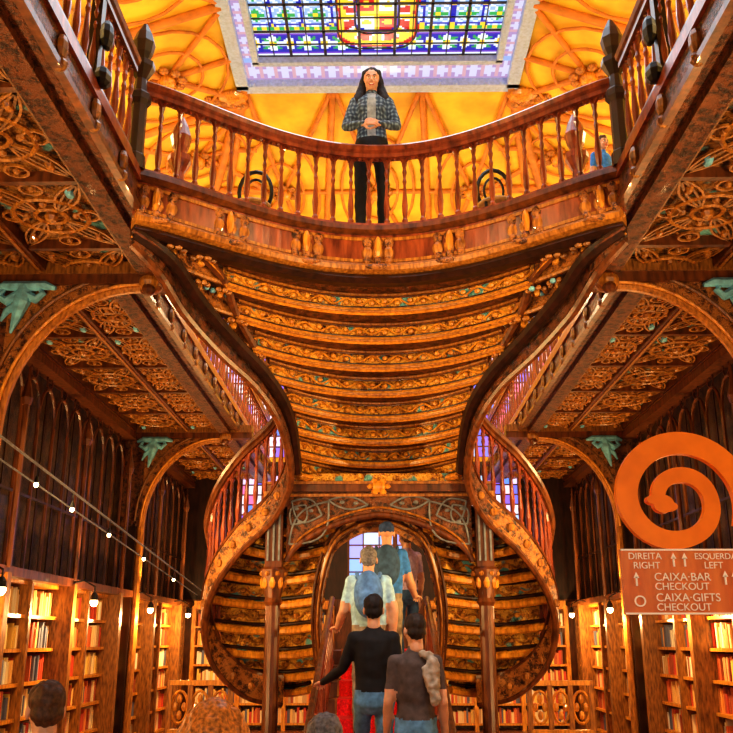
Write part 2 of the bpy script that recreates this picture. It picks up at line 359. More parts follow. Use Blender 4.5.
# ------------------------------------------------------------------ camera
cam=bpy.data.cameras.new('camera'); co=bpy.data.objects.new('camera',cam); bpy.context.scene.collection.objects.link(co)
co.location=(0,0,1.75); co.rotation_euler=(pi/2+math.atan(274/900),0,math.atan(12.5/900)); cam.sensor_width=36; cam.lens=36*900/733; cam.clip_end=200
bpy.context.scene.camera=co
CZ=5.25
YB=20.0
# ------------------------------------------------------------------ room shell
b=MB(); b.box(-4.6,4.6,-1.5,YB+.2,-.1,0,M_floor); b.done('floor')
for nm,sx in(('wall_left',-1),('wall_right',1)):
    b=MB(); x0,x1=sorted((sx*4.6,sx*4.75)); b.box(x0,x1,-1.5,YB+.2,0,5.4,M_dark); b.box(x0,x1,-1.5,YB+.2,5.4,10.0,M_yel); b.done(nm)
b=MB()
y0,y1=YB,YB+.15
b.box(-4.6,4.6,y0,y1,0,2.6,M_mid); b.box(-.7,.7,y0,y1,4.9,5.6,M_dark)
for sx in(-1,1):
    def bx(x0,x1,*r):
        a,c=sorted((sx*x0,sx*x1)); b.box(a,c,*r)
    bx(.7,1.7,y0,y1,2.6,5.6,M_dark); bx(3.1,4.6,y0,y1,2.6,5.6,M_dark); bx(1.7,3.1,y0,y1,2.6,4.2,M_dark); bx(1.7,3.1,y0,y1,5.3,5.6,M_dark)
    bx(4.15,4.6,y0,y1,5.6,10,M_yel); bx(0,2.0,y0,y1,5.6,10,M_yel); bx(2.0,4.15,y0,y1,9.2,10,M_yel); bx(2.0,4.15,y0,y1,5.6,5.7,M_yel)
b.done('wall_back')
def window(name,x0,x1,z0,z1,cols,nx,nz):
    b=MB(); y=YB+.06
    for i in range(nx):
        for j in range(nz):
            xa=x0+(x1-x0)*i/nx; xb=x0+(x1-x0)*(i+1)/nx; za=z0+(z1-z0)*j/nz; zb=z0+(z1-z0)*(j+1)/nz
            b.quad((xa,y,za),(xb,y,za),(xb,y,zb),(xa,y,zb),M_win,random.choice(cols))
    for i in range(nx+1):
        x=x0+(x1-x0)*i/nx; w=.015 if i%3 else .05; b.box(x-w,x+w,y-.05,y+.02,z0,z1,M_mid)
    for j in range(nz+1):
        z=z0+(z1-z0)*j/nz; b.box(x0,x1,y-.04,y+.02,z-.015,z+.015,M_mid)
    b.done(name)
C1=[(.9,.65,1),(.15,.3,1),(1,.2,.45),(.2,.2,.9),(.95,.9,1),(.3,.15,.8),(1,.7,.8),(.45,.65,1)]
window('window_1',-4.15,-2.0,5.7,9.2,C1,12,14); window('window_2',2.0,4.15,5.7,9.2,C1,12,14)
window('window_3',-.7,.7,2.6,4.9,[(.3,.5,1),(.6,.75,1),(.4,.4,1),(.8,.45,.85)],4,8)
window('window_4',-3.1,-1.7,4.2,5.3,C1,8,5); window('window_5',1.7,3.1,4.2,5.3,C1,8,5)
# ------------------------------------------------------------------ upper ceiling
SZ=10.75; EZ=9.9; DY=-.28
b=MB()
ix=2.25; ya=4.0; yb_=13.45+DY
b.box(-4.6,4.6,-1.5,-1.4,5.5,EZ+.1,M_yel)
b.quad((-ix,ya,SZ),(-ix,yb_,SZ),(-4.6,YB,EZ),(-4.6,-1.5,EZ),M_yel)
b.quad((ix,ya,SZ),(ix,yb_,SZ),(4.6,YB,EZ),(4.6,-1.5,EZ),M_yel)
b.quad((-ix,yb_,SZ),(ix,yb_,SZ),(4.6,YB,EZ),(-4.6,YB,EZ),M_yel)
b.quad((-ix,ya,SZ),(ix,ya,SZ),(4.6,-1.5,EZ),(-4.6,-1.5,EZ),M_yel)
b.done('ceiling')
b=MB()
def cz(x,y):
    dx=(abs(x)-ix)/(4.6-ix) if abs(x)>ix else 0
    dy=(y-yb_)/(YB-yb_) if y>yb_ else 0
    return SZ-(SZ-EZ)*max(dx,dy)
def rib(p,q,r=.06,n=9):
    pts=[]
    for k in range(n):
        t=k/(n-1); x=p[0]+(q[0]-p[0])*t; y=p[1]+(q[1]-p[1])*t
        pts.append((x,y,cz(x,y)-.04))
    b.tube(pts,r,M_yrib,6)
def boss(x,y,R):
    b.ell((x,y,cz(x,y)-.1),(.15,.15,.12),M_gold,10,6)
    for k in range(8):
        a=2*pi*k/8; b.ell((x+.24*math.cos(a),y+.24*math.sin(a),cz(x,y)-.06),(.09,.09,.05),M_gold2,7,4)
for sx in(-1,1):
    ys=[3.6,6.1,8.6,11.1,13.6,16.1]
    for i,y in enumerate(ys):
        rib((sx*ix,y),(sx*4.55,y),.07)
        if i<len(ys)-1:
            y2=ys[i+1]; m=((sx*3.35),(y+y2)/2)
            for q in((sx*ix,y),(sx*ix,y2),(sx*4.55,y),(sx*4.55,y2),(sx*ix,(y+y2)/2),(sx*4.55,(y+y2)/2)): rib(m,q,.05)
            boss(m[0],m[1],.3)
            for r in(.55,.95):
                b.tube([(m[0]+r*math.cos(t*pi/10),m[1]+r*1.15*math.sin(t*pi/10),cz(m[0]+r*math.cos(t*pi/10),m[1])-.05) for t in range(20)],.028,M_yrib,5,closed=True)
    rib((sx*ix,yb_),(sx*4.55,YB-.1),.1)
xs_=[-2.25,-.75,.75,2.25]
for i,x in enumerate(xs_):
    rib((x,yb_),(x*1.7,YB-.1),.06)
    if i<3:
        m=((x+xs_[i+1])/2*1.25,16.2); boss(m[0],m[1],.3)
        for q in((x,yb_),(xs_[i+1],yb_),(x*1.7,YB-.1),(xs_[i+1]*1.7,YB-.1),(x*1.3,16.2),(xs_[i+1]*1.3,16.2)): rib(m,q,.045)
        for r in(.5,.9): b.tube([(m[0]+r*.8*math.cos(t*pi/10),m[1]+r*1.9*math.sin(t*pi/10),cz(m[0]+r*.8*math.cos(t*pi/10),m[1]+r*1.9*math.sin(t*pi/10))-.05) for t in range(20)],.03,M_yrib,5,closed=True)
b.done('trim_vault_ribs',smooth=True)
# ------------------------------------------------------------------ skylight
sk=empty('stained_glass_skylight')
b=MB(); gx=1.93; gy0=4.3; gy1=12.68+DY; step=.0385; YF=13.42+DY
W_=(.80,.90,1.0);G_=(.03,.42,.10);B_=(.015,.02,.46);Yl=(1,.68,.04);R_=(.62,.02,.02);LB=(.32,.50,.90);VI=(.20,.06,.55)
nx=int(round(2*gx/step)); ny=int(round((gy1-gy0)/step))
def per(x,p): return (x+p/2)%p-p/2
def gcol(x,dy):
    cy=dy-1.0; r=math.hypot(x/.66,cy/.88)
    th=math.atan2(cy,x)
    rr=r*(1+.10*math.cos(4*th))
    if rr<1.0:
        if rr>.92: return R_
        if rr>.80: return Yl
        if rr>.55:
            return R_ if math.sin(th*9)>.1 else (W_ if math.sin(th*9)>-.5 else Yl)
        if rr>.48: return B_
        if abs(x)<.05 or abs(cy)<.06: return Yl
        if math.hypot(abs(x)-.16,abs(cy)-.2)<.07: return Yl
        return W_ if (x*cy>0) else R_
    if dy<.62:
        if dy<.05 or dy>.57: return W_
        u=per(x,.55); v=dy-.31; ru=math.hypot(u,v)
        if ru<.055: return Yl
        if min(math.hypot(abs(u)-.12,v),math.hypot(u,abs(v)-.12))<.07: return W_ 
        if ru<.2: return G_ if abs(abs(u)-abs(v))<.04 else B_
        u2=per(x-.275,.55)
        if abs(u2)+abs(v)*.6<.07: return Yl
        if abs(u2)+abs(v)*.6<.12: return W_
        return B_ if abs(v)<.2 else VI
    if dy<.72: return Yl if per(x,.16)>0 else G_
    u=per(x,.46); v=per(dy-.98,.46); ru=math.hypot(u,v)
    if ru<.045: return Yl
    if min(math.hypot(abs(u)-.085,v),math.hypot(u,abs(v)-.085))<.055: return G_
    if ru<.19 and ru>.15: return LB
    if abs(abs(u)-.23)+abs(abs(v)-.23)<.09: return Yl if abs(abs(u)-.23)+abs(abs(v)-.23)<.045 else B_
    if abs(abs(u)-.23)<.02 or abs(abs(v)-.23)<.02: return B_
    return W_ if abs(per(u+v,.12))>.02 else LB
for i in range(nx):
    for j in range(ny):
        x=-gx+i*step; y=gy0+j*step
        b.quad((x,y,SZ+.02),(x,y+step,SZ+.02),(x+step,y+step,SZ+.02),(x+step,y,SZ+.02),M_glass,gcol(x+step/2,gy1-y-step/2))
st2=.06
def glowing_border(x0,x1,ya_,yb2,horiz):
    x=x0
    while x<x1-1e-4:
        y=ya_
        while y<yb2-1e-4:
            u=per(x if horiz else y,.26); v=(y-ya_)/(yb2-ya_)-.5 if horiz else (x-x0)/(x1-x0)-.5
            c=(.42,.28,.52)
            if abs(v)>.40: c=(.30,.42,.75)
            elif abs(u)/.13+abs(v)*2.2<.8: c=(.62,.60,.80)
            elif abs(abs(u)-.13)<.03 and abs(v)<.3: c=(.60,.35,.42)
            X2=min(x+st2,x1);Y2=min(y+st2,yb2)
            b.quad((x,y,SZ+.02),(x,Y2,SZ+.02),(X2,Y2,SZ+.02),(X2,y,SZ+.02),M_glass,c); y+=st2
        x+=st2
glowing_border(-ix,ix,gy1+.06,YF-.04,True); glowing_border(-ix,-gx-.05,gy0,gy1+.06,False); glowing_border(gx+.05,ix,gy0,gy1+.06,False)  # lilac frame band uses the emissive glass, glow added to lighten it
b.done('glass_panes',sk)
b=MB()
for i in range(0,15):
    x=-gx+i*2*gx/14; w=.008 if i%2 else .022; b.box(x-w,x+w,gy0,gy1,SZ-.01,SZ+.01,M_lead)
y=gy1;k=0
while y>gy0:
    w=.008 if k%2 else .02; b.box(-gx,gx,y-w,y+w,SZ-.01,SZ+.01,M_lead); y-=.31;k+=1
for q in(1.0,.55):
    b.tube([(q*.66*math.cos(t*pi/20)/(1+.10*math.cos(4*t*pi/20)),gy1-1.0-q*.88*math.sin(t*pi/20)/(1+.10*math.cos(4*t*pi/20)),SZ) for t in range(40)],.014,M_lead,5,closed=True)
b.done('lead_cames',sk)
b=MB()
for r_,x,y in((.05,gx+.03,gy1+.04),(.10,ix+.02,YF)):
    b.box(-x-r_,x+r_,y-r_,y+r_,SZ-.12,SZ+.02,M_blue)
    for sx in(-1,1): b.box(sx*x-r_,sx*x+r_,gy0,y,SZ-.12,SZ+.02,M_blue)
for k in range(-8,9):
    b.ell((k*.26,YF-.09,SZ-.07),(.06,.03,.06),M_blue,6,4)
for sx in(-1,1):
    b.ell((sx*(ix+.25),YF+.18,SZ-.15),(.3,.2,.12),M_gold,10,6)
    for k in range(5): b.ell((sx*(ix+.1+.13*k),YF+.3-.05*k,SZ-.22),(.08,.1,.07),M_gold2,8,5)
b.done('frame',sk)
# ------------------------------------------------------------------ galleries
for nm,sx in(('gallery_left',-1),('gallery_right',1)):
    b=MB()
    def bx(x0,x1,*r): 
        a,c=sorted((sx*x0,sx*x1)); b.box(a,c,*r)
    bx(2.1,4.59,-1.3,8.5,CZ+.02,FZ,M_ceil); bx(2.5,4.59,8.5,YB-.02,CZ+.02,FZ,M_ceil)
    for (xe,ya_,yb2) in((2.0,-1.3,8.5),(2.4,8.5,YB-.02)):
        bx(xe,xe+.12,ya_,yb2,CZ-.08,FZ+.02,M_dstr)
        bx(xe-.03,xe+.03,ya_,yb2,FZ-.06,FZ+.03,M_red); bx(xe-.04,xe+.02,ya_,yb2,CZ-.1,CZ-.05,M_mid)
        bx(xe+.12,xe+.30,ya_,yb2,CZ-.14,CZ+.02,M_dstr); bx(xe+.3,xe+.34,ya_,yb2,CZ-.1,CZ+.02,M_gold3)
        y=ya_+.5
        while y<yb2-.3:
            b.ell((sx*(xe-.02),y,CZ+.07),(.04,.06,.09),M_gold3,7,5); b.ell((sx*(xe-.02),y,CZ-.06),(.05,.04,.05),M_gold3,7,5)
            y+=.7
    for x in(3.25,4.15):
        bx(x-.05,x+.05,-1.3,YB-.02,CZ-.09,CZ+.02,M_mid); bx(x-.015,x+.015,-1.3,YB-.02,CZ-.11,CZ-.08,M_gold2)
    y=-1.2
    while y<YB-1:
        y2=y+1.25; x0c=2.36 if y<8 else 2.75; xs=((x0c,3.2),(3.3,4.1))
        bx(2.3 if y<8 else 2.7,4.59,y-.03,y+.03,CZ-.07,CZ+.02,M_mid)
        for (xa,xb) in xs:
            cx=sx*(xa+xb)/2; cy=(y+y2)/2; z=CZ-.04; hx=(xb-xa)/2; hy=.6
            for r in(.31,.13):
                b.tube([(cx+min(r,hx*.9)*math.cos(t*pi/8),cy+r*math.sin(t*pi/8),z) for t in range(16)],.022,M_gold2,5,closed=True)
            b.ell((cx,cy,z-.01),(.06,.06,.05),M_gold2,8,4)
            for q in range(4):
                a=q*pi/2+pi/4
                ex=cx+hx*.95*(1 if math.cos(a)>0 else -1); ey=cy+hy*.95*(1 if math.sin(a)>0 else -1)
                ox,oy=cx+.12*math.cos(a),cy+.12*math.sin(a)
                for s2,f in((-1,.30),(1,.30),(-1,.12),(1,.12)):
                    mx_=(ox+ex)/2-s2*(ey-oy)*f; my_=(oy+ey)/2+s2*(ex-ox)*f
                    b.tube([((1-t/6)**2*ox+2*t/6*(1-t/6)*mx_+(t/6)**2*ex,(1-t/6)**2*oy+2*t/6*(1-t/6)*my_+(t/6)**2*ey,z) for t in range(7)],.014,M_gold3 if f<.2 else M_gold2,4)
                b.ell(((ox*.35+ex*.65),(oy*.35+ey*.65),z),(.04,.07,.04),M_teal if (q+int(y*4))%7==0 else M_gold2,7,4)
                a2=q*pi/2
                b.ell((cx+.21*math.cos(a2),cy+.21*math.sin(a2),z),(.035,.035,.03),M_gold2,6,4)
                lx=cx+(hx-.1)*math.cos(a2); ly=cy+(hy-.12)*math.sin(a2)
                b.tube([(lx+.09*math.cos(t*pi/5),ly+.09*math.sin(t*pi/5),z) for t in range(10)],.014,M_gold2,4,closed=True)
                b.ell((lx,ly,z),(.03,.03,.03),M_gold2,6,4)
        y=y2
    b.done(nm)
for sx in(-1,1):
    for (Y,xi,xo,zs) in((8.1,2.3,3.55,3.6),(15.0,2.7,3.95,3.55),(1.2,2.3,3.55,3.6)):
        b=MB(); zt=CZ-.1
        def bx(x0,x1,*r):
            a,c=sorted((sx*x0,sx*x1)); b.box(a,c,*r)
        bx(2.15,4.55,Y-.12,Y+.12,zt-.02,CZ+.0,M_gold3); bx(2.15,4.55,Y-.1,Y+.1,zt-.12,zt,M_mid)
        n=18; arc=[]
        for k in range(n+1):
            a=pi/2*k/n; arc.append((sx*(xi+(xo-xi)*math.sin(a)),zs+(zt-.12-zs)*math.cos(a)))
        for k in range(n):
            (xa,za),(xb,zb)=arc[k],arc[k+1]
            for yy in(Y-.05,Y+.05):
                b.quad((xa,yy,za),(xb,yy,zb),(xb,yy,zt-.1),(xa,yy,zt-.1),M_cstr)
        bx(xo,4.55,Y-.05,Y+.05,zs,zt,M_dstr)
        b.tube([(x,Y,z) for x,z in arc]+[(sx*xo,Y,1.5),(sx*xo,Y,0.02)],.06,M_gold2,8)
        b.tube([(x+sx*.09,Y-.08,z+.09) for x,z in arc],.020,M_gold3,6)
        b.tube([(x,Y-.075,z) for x,z in arc],.016,M_gold,6)
        bx(xo+.05,4.2,Y-.09,Y+.09,0,zs,M_dark)
        tx=sx*(xo-.16); tz=zt-.2
        def fl(pts,r): b.tube([(tx+sx*x,Y-.1,tz+z) for x,z in pts],r,M_teal,7)
        fl([(-.30,.03),(-.2,.06),(0,.05),(.2,.06),(.30,.02)],[.02,.045,.055,.045,.02])
        fl([(0,.05),(.02,-.1),(.05,-.25),(.09,-.42)],[.06,.085,.05,.012])
        fl([(0,-.02),(-.12,-.08),(-.18,-.02),(-.14,.03)],[.05,.045,.035,.02])
        fl([(.03,-.02),(.16,-.10),(.24,-.05),(.2,.02)],[.05,.05,.04,.02])
        fl([(.04,-.12),(.15,-.2),(.2,-.3)],[.05,.035,.012])
        b.ell((sx*xi-sx*.1,Y-.02,zt-.1),(.12,.14,.10),M_gold2,10,8); b.ell((sx*xi-sx*.1,Y-.1,zt-.19),(.07,.07,.06),M_mid,8,6)
        b.done('gallery_arch_bracket')
# ------------------------------------------------------------------ balustrades
BAL=[(.030,0),(.030,.05),(.018,.07),(.026,.12),(.031,.2),(.022,.3),(.014,.42),(.022,.46),(.012,.5),(.024,.56),(.016,.6),(.028,.66)]
def balustrade(b,path,spacing=.185,h=.88,mat=None,mb_=None):
    mat=mat or M_red; mb_=mb_ or M_red
    P=[Vector(p) for p in path]; d=[0]
    for i in range(1,len(P)): d.append(d[-1]+(P[i]-P[i-1]).length)
    n=max(2,int(d[-1]/spacing)); pos=[]
    for k in range(n+1):
        t=d[-1]*k/n
        for i in range(1,len(P)):
            if d[i]>=t-1e-9: break
        f=(t-d[i-1])/max(1e-9,d[i]-d[i-1]); pos.append(P[i-1].lerp(P[i],f))
    s=h/.88
    for q in pos: b.lathe([(r,.04+z*s) for r,z in BAL],q,mb_,8)
    for i in range(len(pos)-1):
        a,c=pos[i],pos[i+1]; pts=[]
        for k in range(7):
            t=k/6; p=a.lerp(c,t); p.z+= (.70+.09*math.sin(pi*t)**.7)*s if 0<t<1 else .70*s; pts.append(p)
        b.tube(pts,.019,mb_,5)
        m=a.lerp(c,.5); b.ell((m.x,m.y,m.z+.765*s),(.025,.025,.03),mb_,6,4)
    b.sweep(P,[(-.06,h-.05),(-.07,h-.01),(-.04,h+.02),(.04,h+.02),(.07,h-.01),(.06,h-.05),(.03,h-.08),(-.03,h-.08)],mat)
    b.sweep(P,[(-.045,h-.12),(.045,h-.12),(.045,h-.08),(-.045,h-.08)],mat)
    b.sweep(P,[(-.06,0),(.06,0),(.05,.05),(-.05,.05)],mat)
NEWEL=[(.09,0),(.09,.12),(.07,.14),(.07,.6),(.1,.64),(.1,.7),(.06,.74),(.05,.86),(.085,.92),(.11,.97),(.11,1.02),(.05,1.05),(.08,1.12),(.10,1.22),(.07,1.32),(.02,1.42)]
for nm,sx in(('l',-1),('r',1)):
    b=MB(); balustrade(b,[(sx*2.03,-1.2+i*.4,FZ+.02) for i in range(20)],mb_=M_red,mat=M_mid)
    y=-1.0
    while y<6.3:
        b.box(sx*2.03-.04,sx*2.03+.04,y-.04,y+.04,FZ+.02,FZ+.9,M_dark); b.ell((sx*1.95,y,FZ+.45),(.05,.08,.12),M_black,8,6); b.ell((sx*1.95,y,FZ+.1),(.06,.09,.08),M_black,8,6); y+=1.3
    b.done('gallery_balustrade')
    b=MB(); balustrade(b,[(sx*2.43,8.7+i*.4,FZ+.02) for i in range(28)],.3); b.done('gallery_balustrade')
    b=MB(); b.lathe([(r,z) for r,z in NEWEL],(sx*2.03,6.66,FZ+.02),M_dark,8); b.done('newel_post')
    b=MB(); b.lathe([(r*1.15,z*1.2) for r,z in NEWEL],(sx*2.12,8.55,FZ),M_red,10); b.done('newel_post')
def bc(x,dy=0): 
    t=abs(x)/2.03
    return 7.85-1.1*(t**2*(1.25-.25*t**4))+dy
BX=[-2.03+4.06*i/40 for i in range(41)]
b=MB(); balustrade(b,[(x,bc(x),FZ+.02) for x in BX],.17); b.done('bridge_balustrade')
b=MB()
fp=[(x,bc(x),FZ) for x in BX]
b.sweep(fp,[(-.05,.02),(.11,.02),(.12,-.03),(.07,-.06),(-.05,-.06)],M_mid)
b.sweep(fp,[(-.04,-.06),(.05,-.06),(.05,-.36),(-.04,-.36)],M_red)
b.sweep(fp,[(-.04,-.36),(.09,-.36),(.13,-.40),(.12,-.44),(.05,-.47),(-.04,-.47)],M_gold2)
b.sweep(fp,[(-.04,-.47),(.08,-.47),(.10,-.51),(.05,-.55),(-.04,-.55)],M_dark)
b.sweep(fp,[(.05,-.09),(.065,-.09),(.065,-.12),(.05,-.12)],M_gold2); b.sweep(fp,[(.05,-.31),(.065,-.31),(.065,-.34),(.05,-.34)],M_gold2)
for x in(-1.85,-1.3,-.66,0,.66,1.3,1.85):
    y=bc(x); sl=(bc(x+.05)-bc(x-.05))/.1
    for dx in(-.10,0,.10):
        yy=y+dx*sl-.065
        b.ell((x+dx,yy,FZ-.14),(.05,.03,.06),M_cstr,8,6); b.ell((x+dx,yy,FZ-.25),(.055,.035,.07),M_gold2,8,6); b.ell((x+dx,yy-.02,FZ-.33),(.04,.03,.04),M_cstr,8,6)
    b.ell((x,y-.1,FZ-.2),(.035,.03,.11),M_gold,8,6); b.ell((x,y-.12,FZ-.41),(.14,.04,.03),M_cstr,8,6)
n=len(BX)
for i in range(n-1):
    xa,xb=BX[i],BX[i+1]
    b.quad((xa,bc(xa),FZ-.01),(xb,bc(xb),FZ-.01),(xb,8.6,FZ-.01),(xa,8.6,FZ-.01),M_floor)
b.done('bridge_landing')
# ------------------------------------------------------------------ upper flight
st=empty('grand_staircase')
hw=[2.0,1.74,1.58,1.36,1.11,.96,.90,.885,.88]
yc=[7.87+i*.315 for i in range(9)]
ye=[6.8,7.02,7.45,7.92,8.42,8.78,9.1,9.35,9.6]
zz=[4.97-i*.19 for i in range(9)]
sm=[.76,.78,.82,.87,.97,.97,.97,.97,.97]   # share of each riser that carries the straight mouldings
def crv(i,s,dz=0,dy=0):
    return (hw[i]*s,yc[i]-(yc[i]-ye[i])*abs(s)**2.1+dy,zz[i]+dz)
S=[-1+2*k/40 for k in range(41)]
b=MB()
for i in range(8):
    for k in range(40):
        a,c=S[k],S[k+1]
        A=crv(i,a);B=crv(i,c);C=crv(i+1,c,.19);D=crv(i+1,a,.19)
        b.quad(A,B,C,D,M_dstr)  # underside of each step in darker wood, depth shade put into the colour
        E=crv(i+1,a);F=crv(i+1,c)
        b.quad(D,C,F,E,M_cgold if abs(a+c)/2<sm[i+1] else M_cstr)
    q_=sm[i+1]; S_=[s*q_ for s in S]
    for (dz,dy,r,mt) in((.0,-.04,.036,M_gold),(-.012,-.085,.012,M_gold2),(.178,-.03,.014,M_gold2),(.048,-.02,.012,M_dark),(.158,-.015,.009,M_mid)):
        b.tube([crv(i+1,s,dz,dy) for s in S_],r,mt,7)
    wl=2*hw[i+1]*q_; cyc=max(6,int(wl/.24)); M2=cyc*8
    b.tube([crv(i+1,(-1+2*q/M2)*q_,.105+.034*math.sin(2*pi*cyc*q/M2),-.022) for q in range(M2+1)],.010,M_gold,5)
    for q in range(cyc*2):
        s=(-1+2*(q+.5)/(cyc*2))*q_; sg=-1 if q%2 else 1
        b.ell(crv(i+1,s,.105-.010*sg,-.018),(.030,.026,.026),M_gold,7,4)
        b.ell(crv(i+1,s+.35/(cyc*2),.105+.032*sg,-.014),(.022,.018,.016),M_gold2,6,4)
for sg in(-1,1):
    # outer rim following the ends of the steps, inner rim bounding the flared coffers
    rim=spline([crv(i,sg*1.0,.03 if i else -.02,-.07) for i in range(9)],5)
    b.tube(rim,.062,M_dark,8); b.tube([p+V((0,-.06,0)) for p in rim],.014,M_mid,6)
    rim=spline([crv(i,sg*min(1,sm[i]+.01),.04 if i else -.01,-.05) for i in range(5)],5)
    b.tube(rim,.038,M_mid,7); b.tube([p+V((0,-.04,0)) for p in rim],.012,M_gold,5)
    # ribs and rosettes in the flare
    for i in(1,2,3):
        b.tube([crv(i,sg*(sm[i]+(1-sm[i])*t/5),.02,-.02) for t in range(6)],.022,M_gold2,6)
    for i,(s0,s1) in((0,(.77,.88)),(0,(.885,.985)),(1,(.81,.90)),(1,(.905,.985)),(2,(.85,.98)),(3,(.90,.99))):
        c=(V(crv(i,sg*(s0+s1)/2))+V(crv(i+1,sg*(s0+s1)/2,.12)))/2+V((0,-.03,0))
        R=min((V(crv(i,sg*s1))-V(crv(i,sg*s0))).length*.42,.15)
        for q in range(8):
            a=q*pi/4; b.ell((c.x+R*.75*math.cos(a),c.y+R*.8*math.sin(a),c.z-.01),(R*.3,R*.3,.025),M_teal if q%4==1 and i==1 else M_gold2,6,4)
        b.ell((c.x,c.y,c.z-.02),(R*.3,R*.3,.04),M_gold,7,5)
for i in range(8):
    for k in range(40):
        a,c=S[k],S[k+1]
        b.quad(crv(i+1,a,.34),crv(i+1,c,.34),crv(i,c,.15),crv(i,a,.15),M_carpet)
b.done('upper_flight',st)
SP=[(-2.02,6.75,5.0),(-1.83,6.95,4.82),(-1.70,7.40,4.63),(-1.47,7.90,4.43),(-1.20,8.40,4.25),(-1.02,8.80,4.02),(-.94,9.20,3.75),(-.95,9.50,3.45),(-1.15,9.70,3.12),(-1.51,9.85,2.80),(-1.80,10.05,2.42),(-1.93,10.30,2.00),(-1.82,10.50,1.60),(-1.50,10.72,1.29),(-1.12,10.95,1.20)]
b=MB()
sp=spline(SP,6)
b.sweep(sp[:50],[(-.04,.13),(.04,.13),(.04,-.13),(-.04,-.13)],M_dstr)
b.sweep(sp[49:],[(-.04,.13),(.04,.13),(.04,-.13),(-.04,-.13)],M_cstr)
for dz,r,mt,dy in((.14,.034,M_mid,0),(-.14,.04,M_mid,0),(.08,.011,M_gold2,-.035),(-.08,.011,M_gold2,-.035)):
    b.tube([p+V((0,dy,dz)) for p in sp],r,mt,7)
for k in range(46,len(sp),3):
    p=sp[k]; b.ell((p.x-.02,p.y-.05,p.z),(.045,.03,.045),M_gold2,6,4)
b.mirror(); b.done('outer_stringers',st)
IP=[(0,10.15,3.02),(-.22,10.1,2.97),(-.48,10.0,2.78),(-.62,10.05,2.38),(-.67,10.15,1.96),(-.65,10.3,1.55),(-.60,10.5,1.15),(-.58,10.8,.8)]
b=MB(); ip=spline(IP,6)
b.sweep(ip,[(-.04,.1),(.04,.1),(.04,-.1),(-.04,-.1)],M_cstr)
b.tube([p+V((0,-.06,0)) for p in ip],.035,M_mid,7); b.tube([p+V((-.06,0,.06)) for p in ip],.020,M_mid,6); b.tube([p+V((.0,-.1,0)) for p in ip],.012,M_gold2,6)
b.mirror(); b.done('inner_stringers',st)
AL=[(-1.41,10.95,1.21),(-1.68,10.8,1.38),(-1.81,10.65,1.63),(-1.88,10.5,1.90),(-1.86,10.35,2.18),(-1.72,10.2,2.44),(-1.5,10.05,2.70),(-1.18,9.95,2.92),(-.98,9.8,3.15)]
AR=[(-.80,11.0,1.21),(-.69,10.8,1.38),(-.66,10.65,1.63),(-.64,10.5,1.90),(-.63,10.35,2.18),(-.59,10.2,2.44),(-.56,10.05,2.70),(-.51,9.98,2.92),(-.5,9.95,3.15)]
AL.reverse();AR.reverse()
b=MB(); T=[k/12 for k in range(13)]
def ac(i,t,dz=0):
    p=V(AL[i]).lerp(V(AR[i]),t); p.y+=.28*math.sin(pi*t); p.z+=dz-.05*math.sin(pi*t); return tuple(p)
for i in range(8):
    h=AL[i][2]-AL[i+1][2]
    for k in range(12):
        a,c=T[k],T[k+1]
        b.quad(ac(i,a),ac(i,c),ac(i+1,c,h),ac(i+1,a,h),M_dstr); b.quad(ac(i+1,a,h),ac(i+1,c,h),ac(i+1,c),ac(i+1,a),M_cgold)  # step undersides again darkened in colour for depth
    b.tube([tuple(V(ac(i+1,t,.0))+V((0,-.06,0))) for t in T],.045,M_gold,7)
    b.tube([tuple(V(ac(i+1,t,.075))+V((0,-.05,0))) for t in T],.02,M_dark,7)
    b.tube([tuple(V(ac(i+1,t,h-.02))+V((0,-.05,0))) for t in T],.03,M_dark,6)
    b.tube([tuple(V(ac(i+1,q/40,h*.55+.03*math.sin(2*pi*5*q/40)))+V((0,-.02,0))) for q in range(41)],.012,M_gold2,5)
    for k in range(6):
        p=ac(i+1,(k+.5)/6,h*.58); b.ell((p[0],p[1]-.02,p[2]),(.04,.03,.03),M_gold2,7,4)
b.mirror(); b.done('side_flights',st)
b=MB(); rp=[V(p)+V((0,.02,.13)) for p in spline(SP[6:13],6)]
balustrade(b,rp,.14,.86,M_mid,M_red); b.mirror(); b.done('side_flight_balustrades',st)
b=MB()
for i in range(11):
    y0=6.2+.46*i; b.box(-.56,.56,y0,y0+.46 if i<10 else 12.2,0,.15*(i+1)-.012,M_mid)
    b.box(-.42,.42,y0-.012,y0+.47 if i<10 else 12.2,.15*i,.15*(i+1),M_carpet)
    for sx in(-1,1): b.box(sx*.43-.01,sx*.43+.01,y0-.02,y0+.01,.15*i,.15*(i+1)+.01,M_gold2)
b.done('central_flight',st)
b=MB()
for sx in(-1,1):
    P=[(sx*.53,6.3,.15),(sx*.53,7.5,.56),(sx*.53,9,1.05),(sx*.53,10.4,1.5)]
    # slim open balustrade
    for k in range(26):
        t=k/25; y=6.3+4.1*t; z=.15+1.35*t
        b.lathe([(r*.75,q*.92) for r,q in BAL],(P[0][0],y,z),M_red,7)
    b.tube([(p[0],p[1],p[2]+.70) for p in P],.030,M_mid,8); b.tube([(p[0],p[1],p[2]+.03) for p in P],.028,M_mid,6)
    b.lathe([(r*.7,zq*.62) for r,zq in NEWEL],(sx*.53,6.12,0),M_red,8)
b.done('central_flight_balustrades',st)
b=MB(); Y=9.85; w=1.0; zt=3.33; n=32
arc=[]
for k in range(n+1):
    x=-w+2*w*k/n; q=abs(x)/w; zq=2.56+.50*((1-q**1.5)**.62 if q<1 else 0); arc.append((x,zq))
for k in range(n):
    (xa,za),(xb,zb)=arc[k],arc[k+1]
    for yy in(Y-.04,Y+.04): b.quad((xa,yy,za),(xb,yy,zb),(xb,yy,zt),(xa,yy,zt),M_dstr)
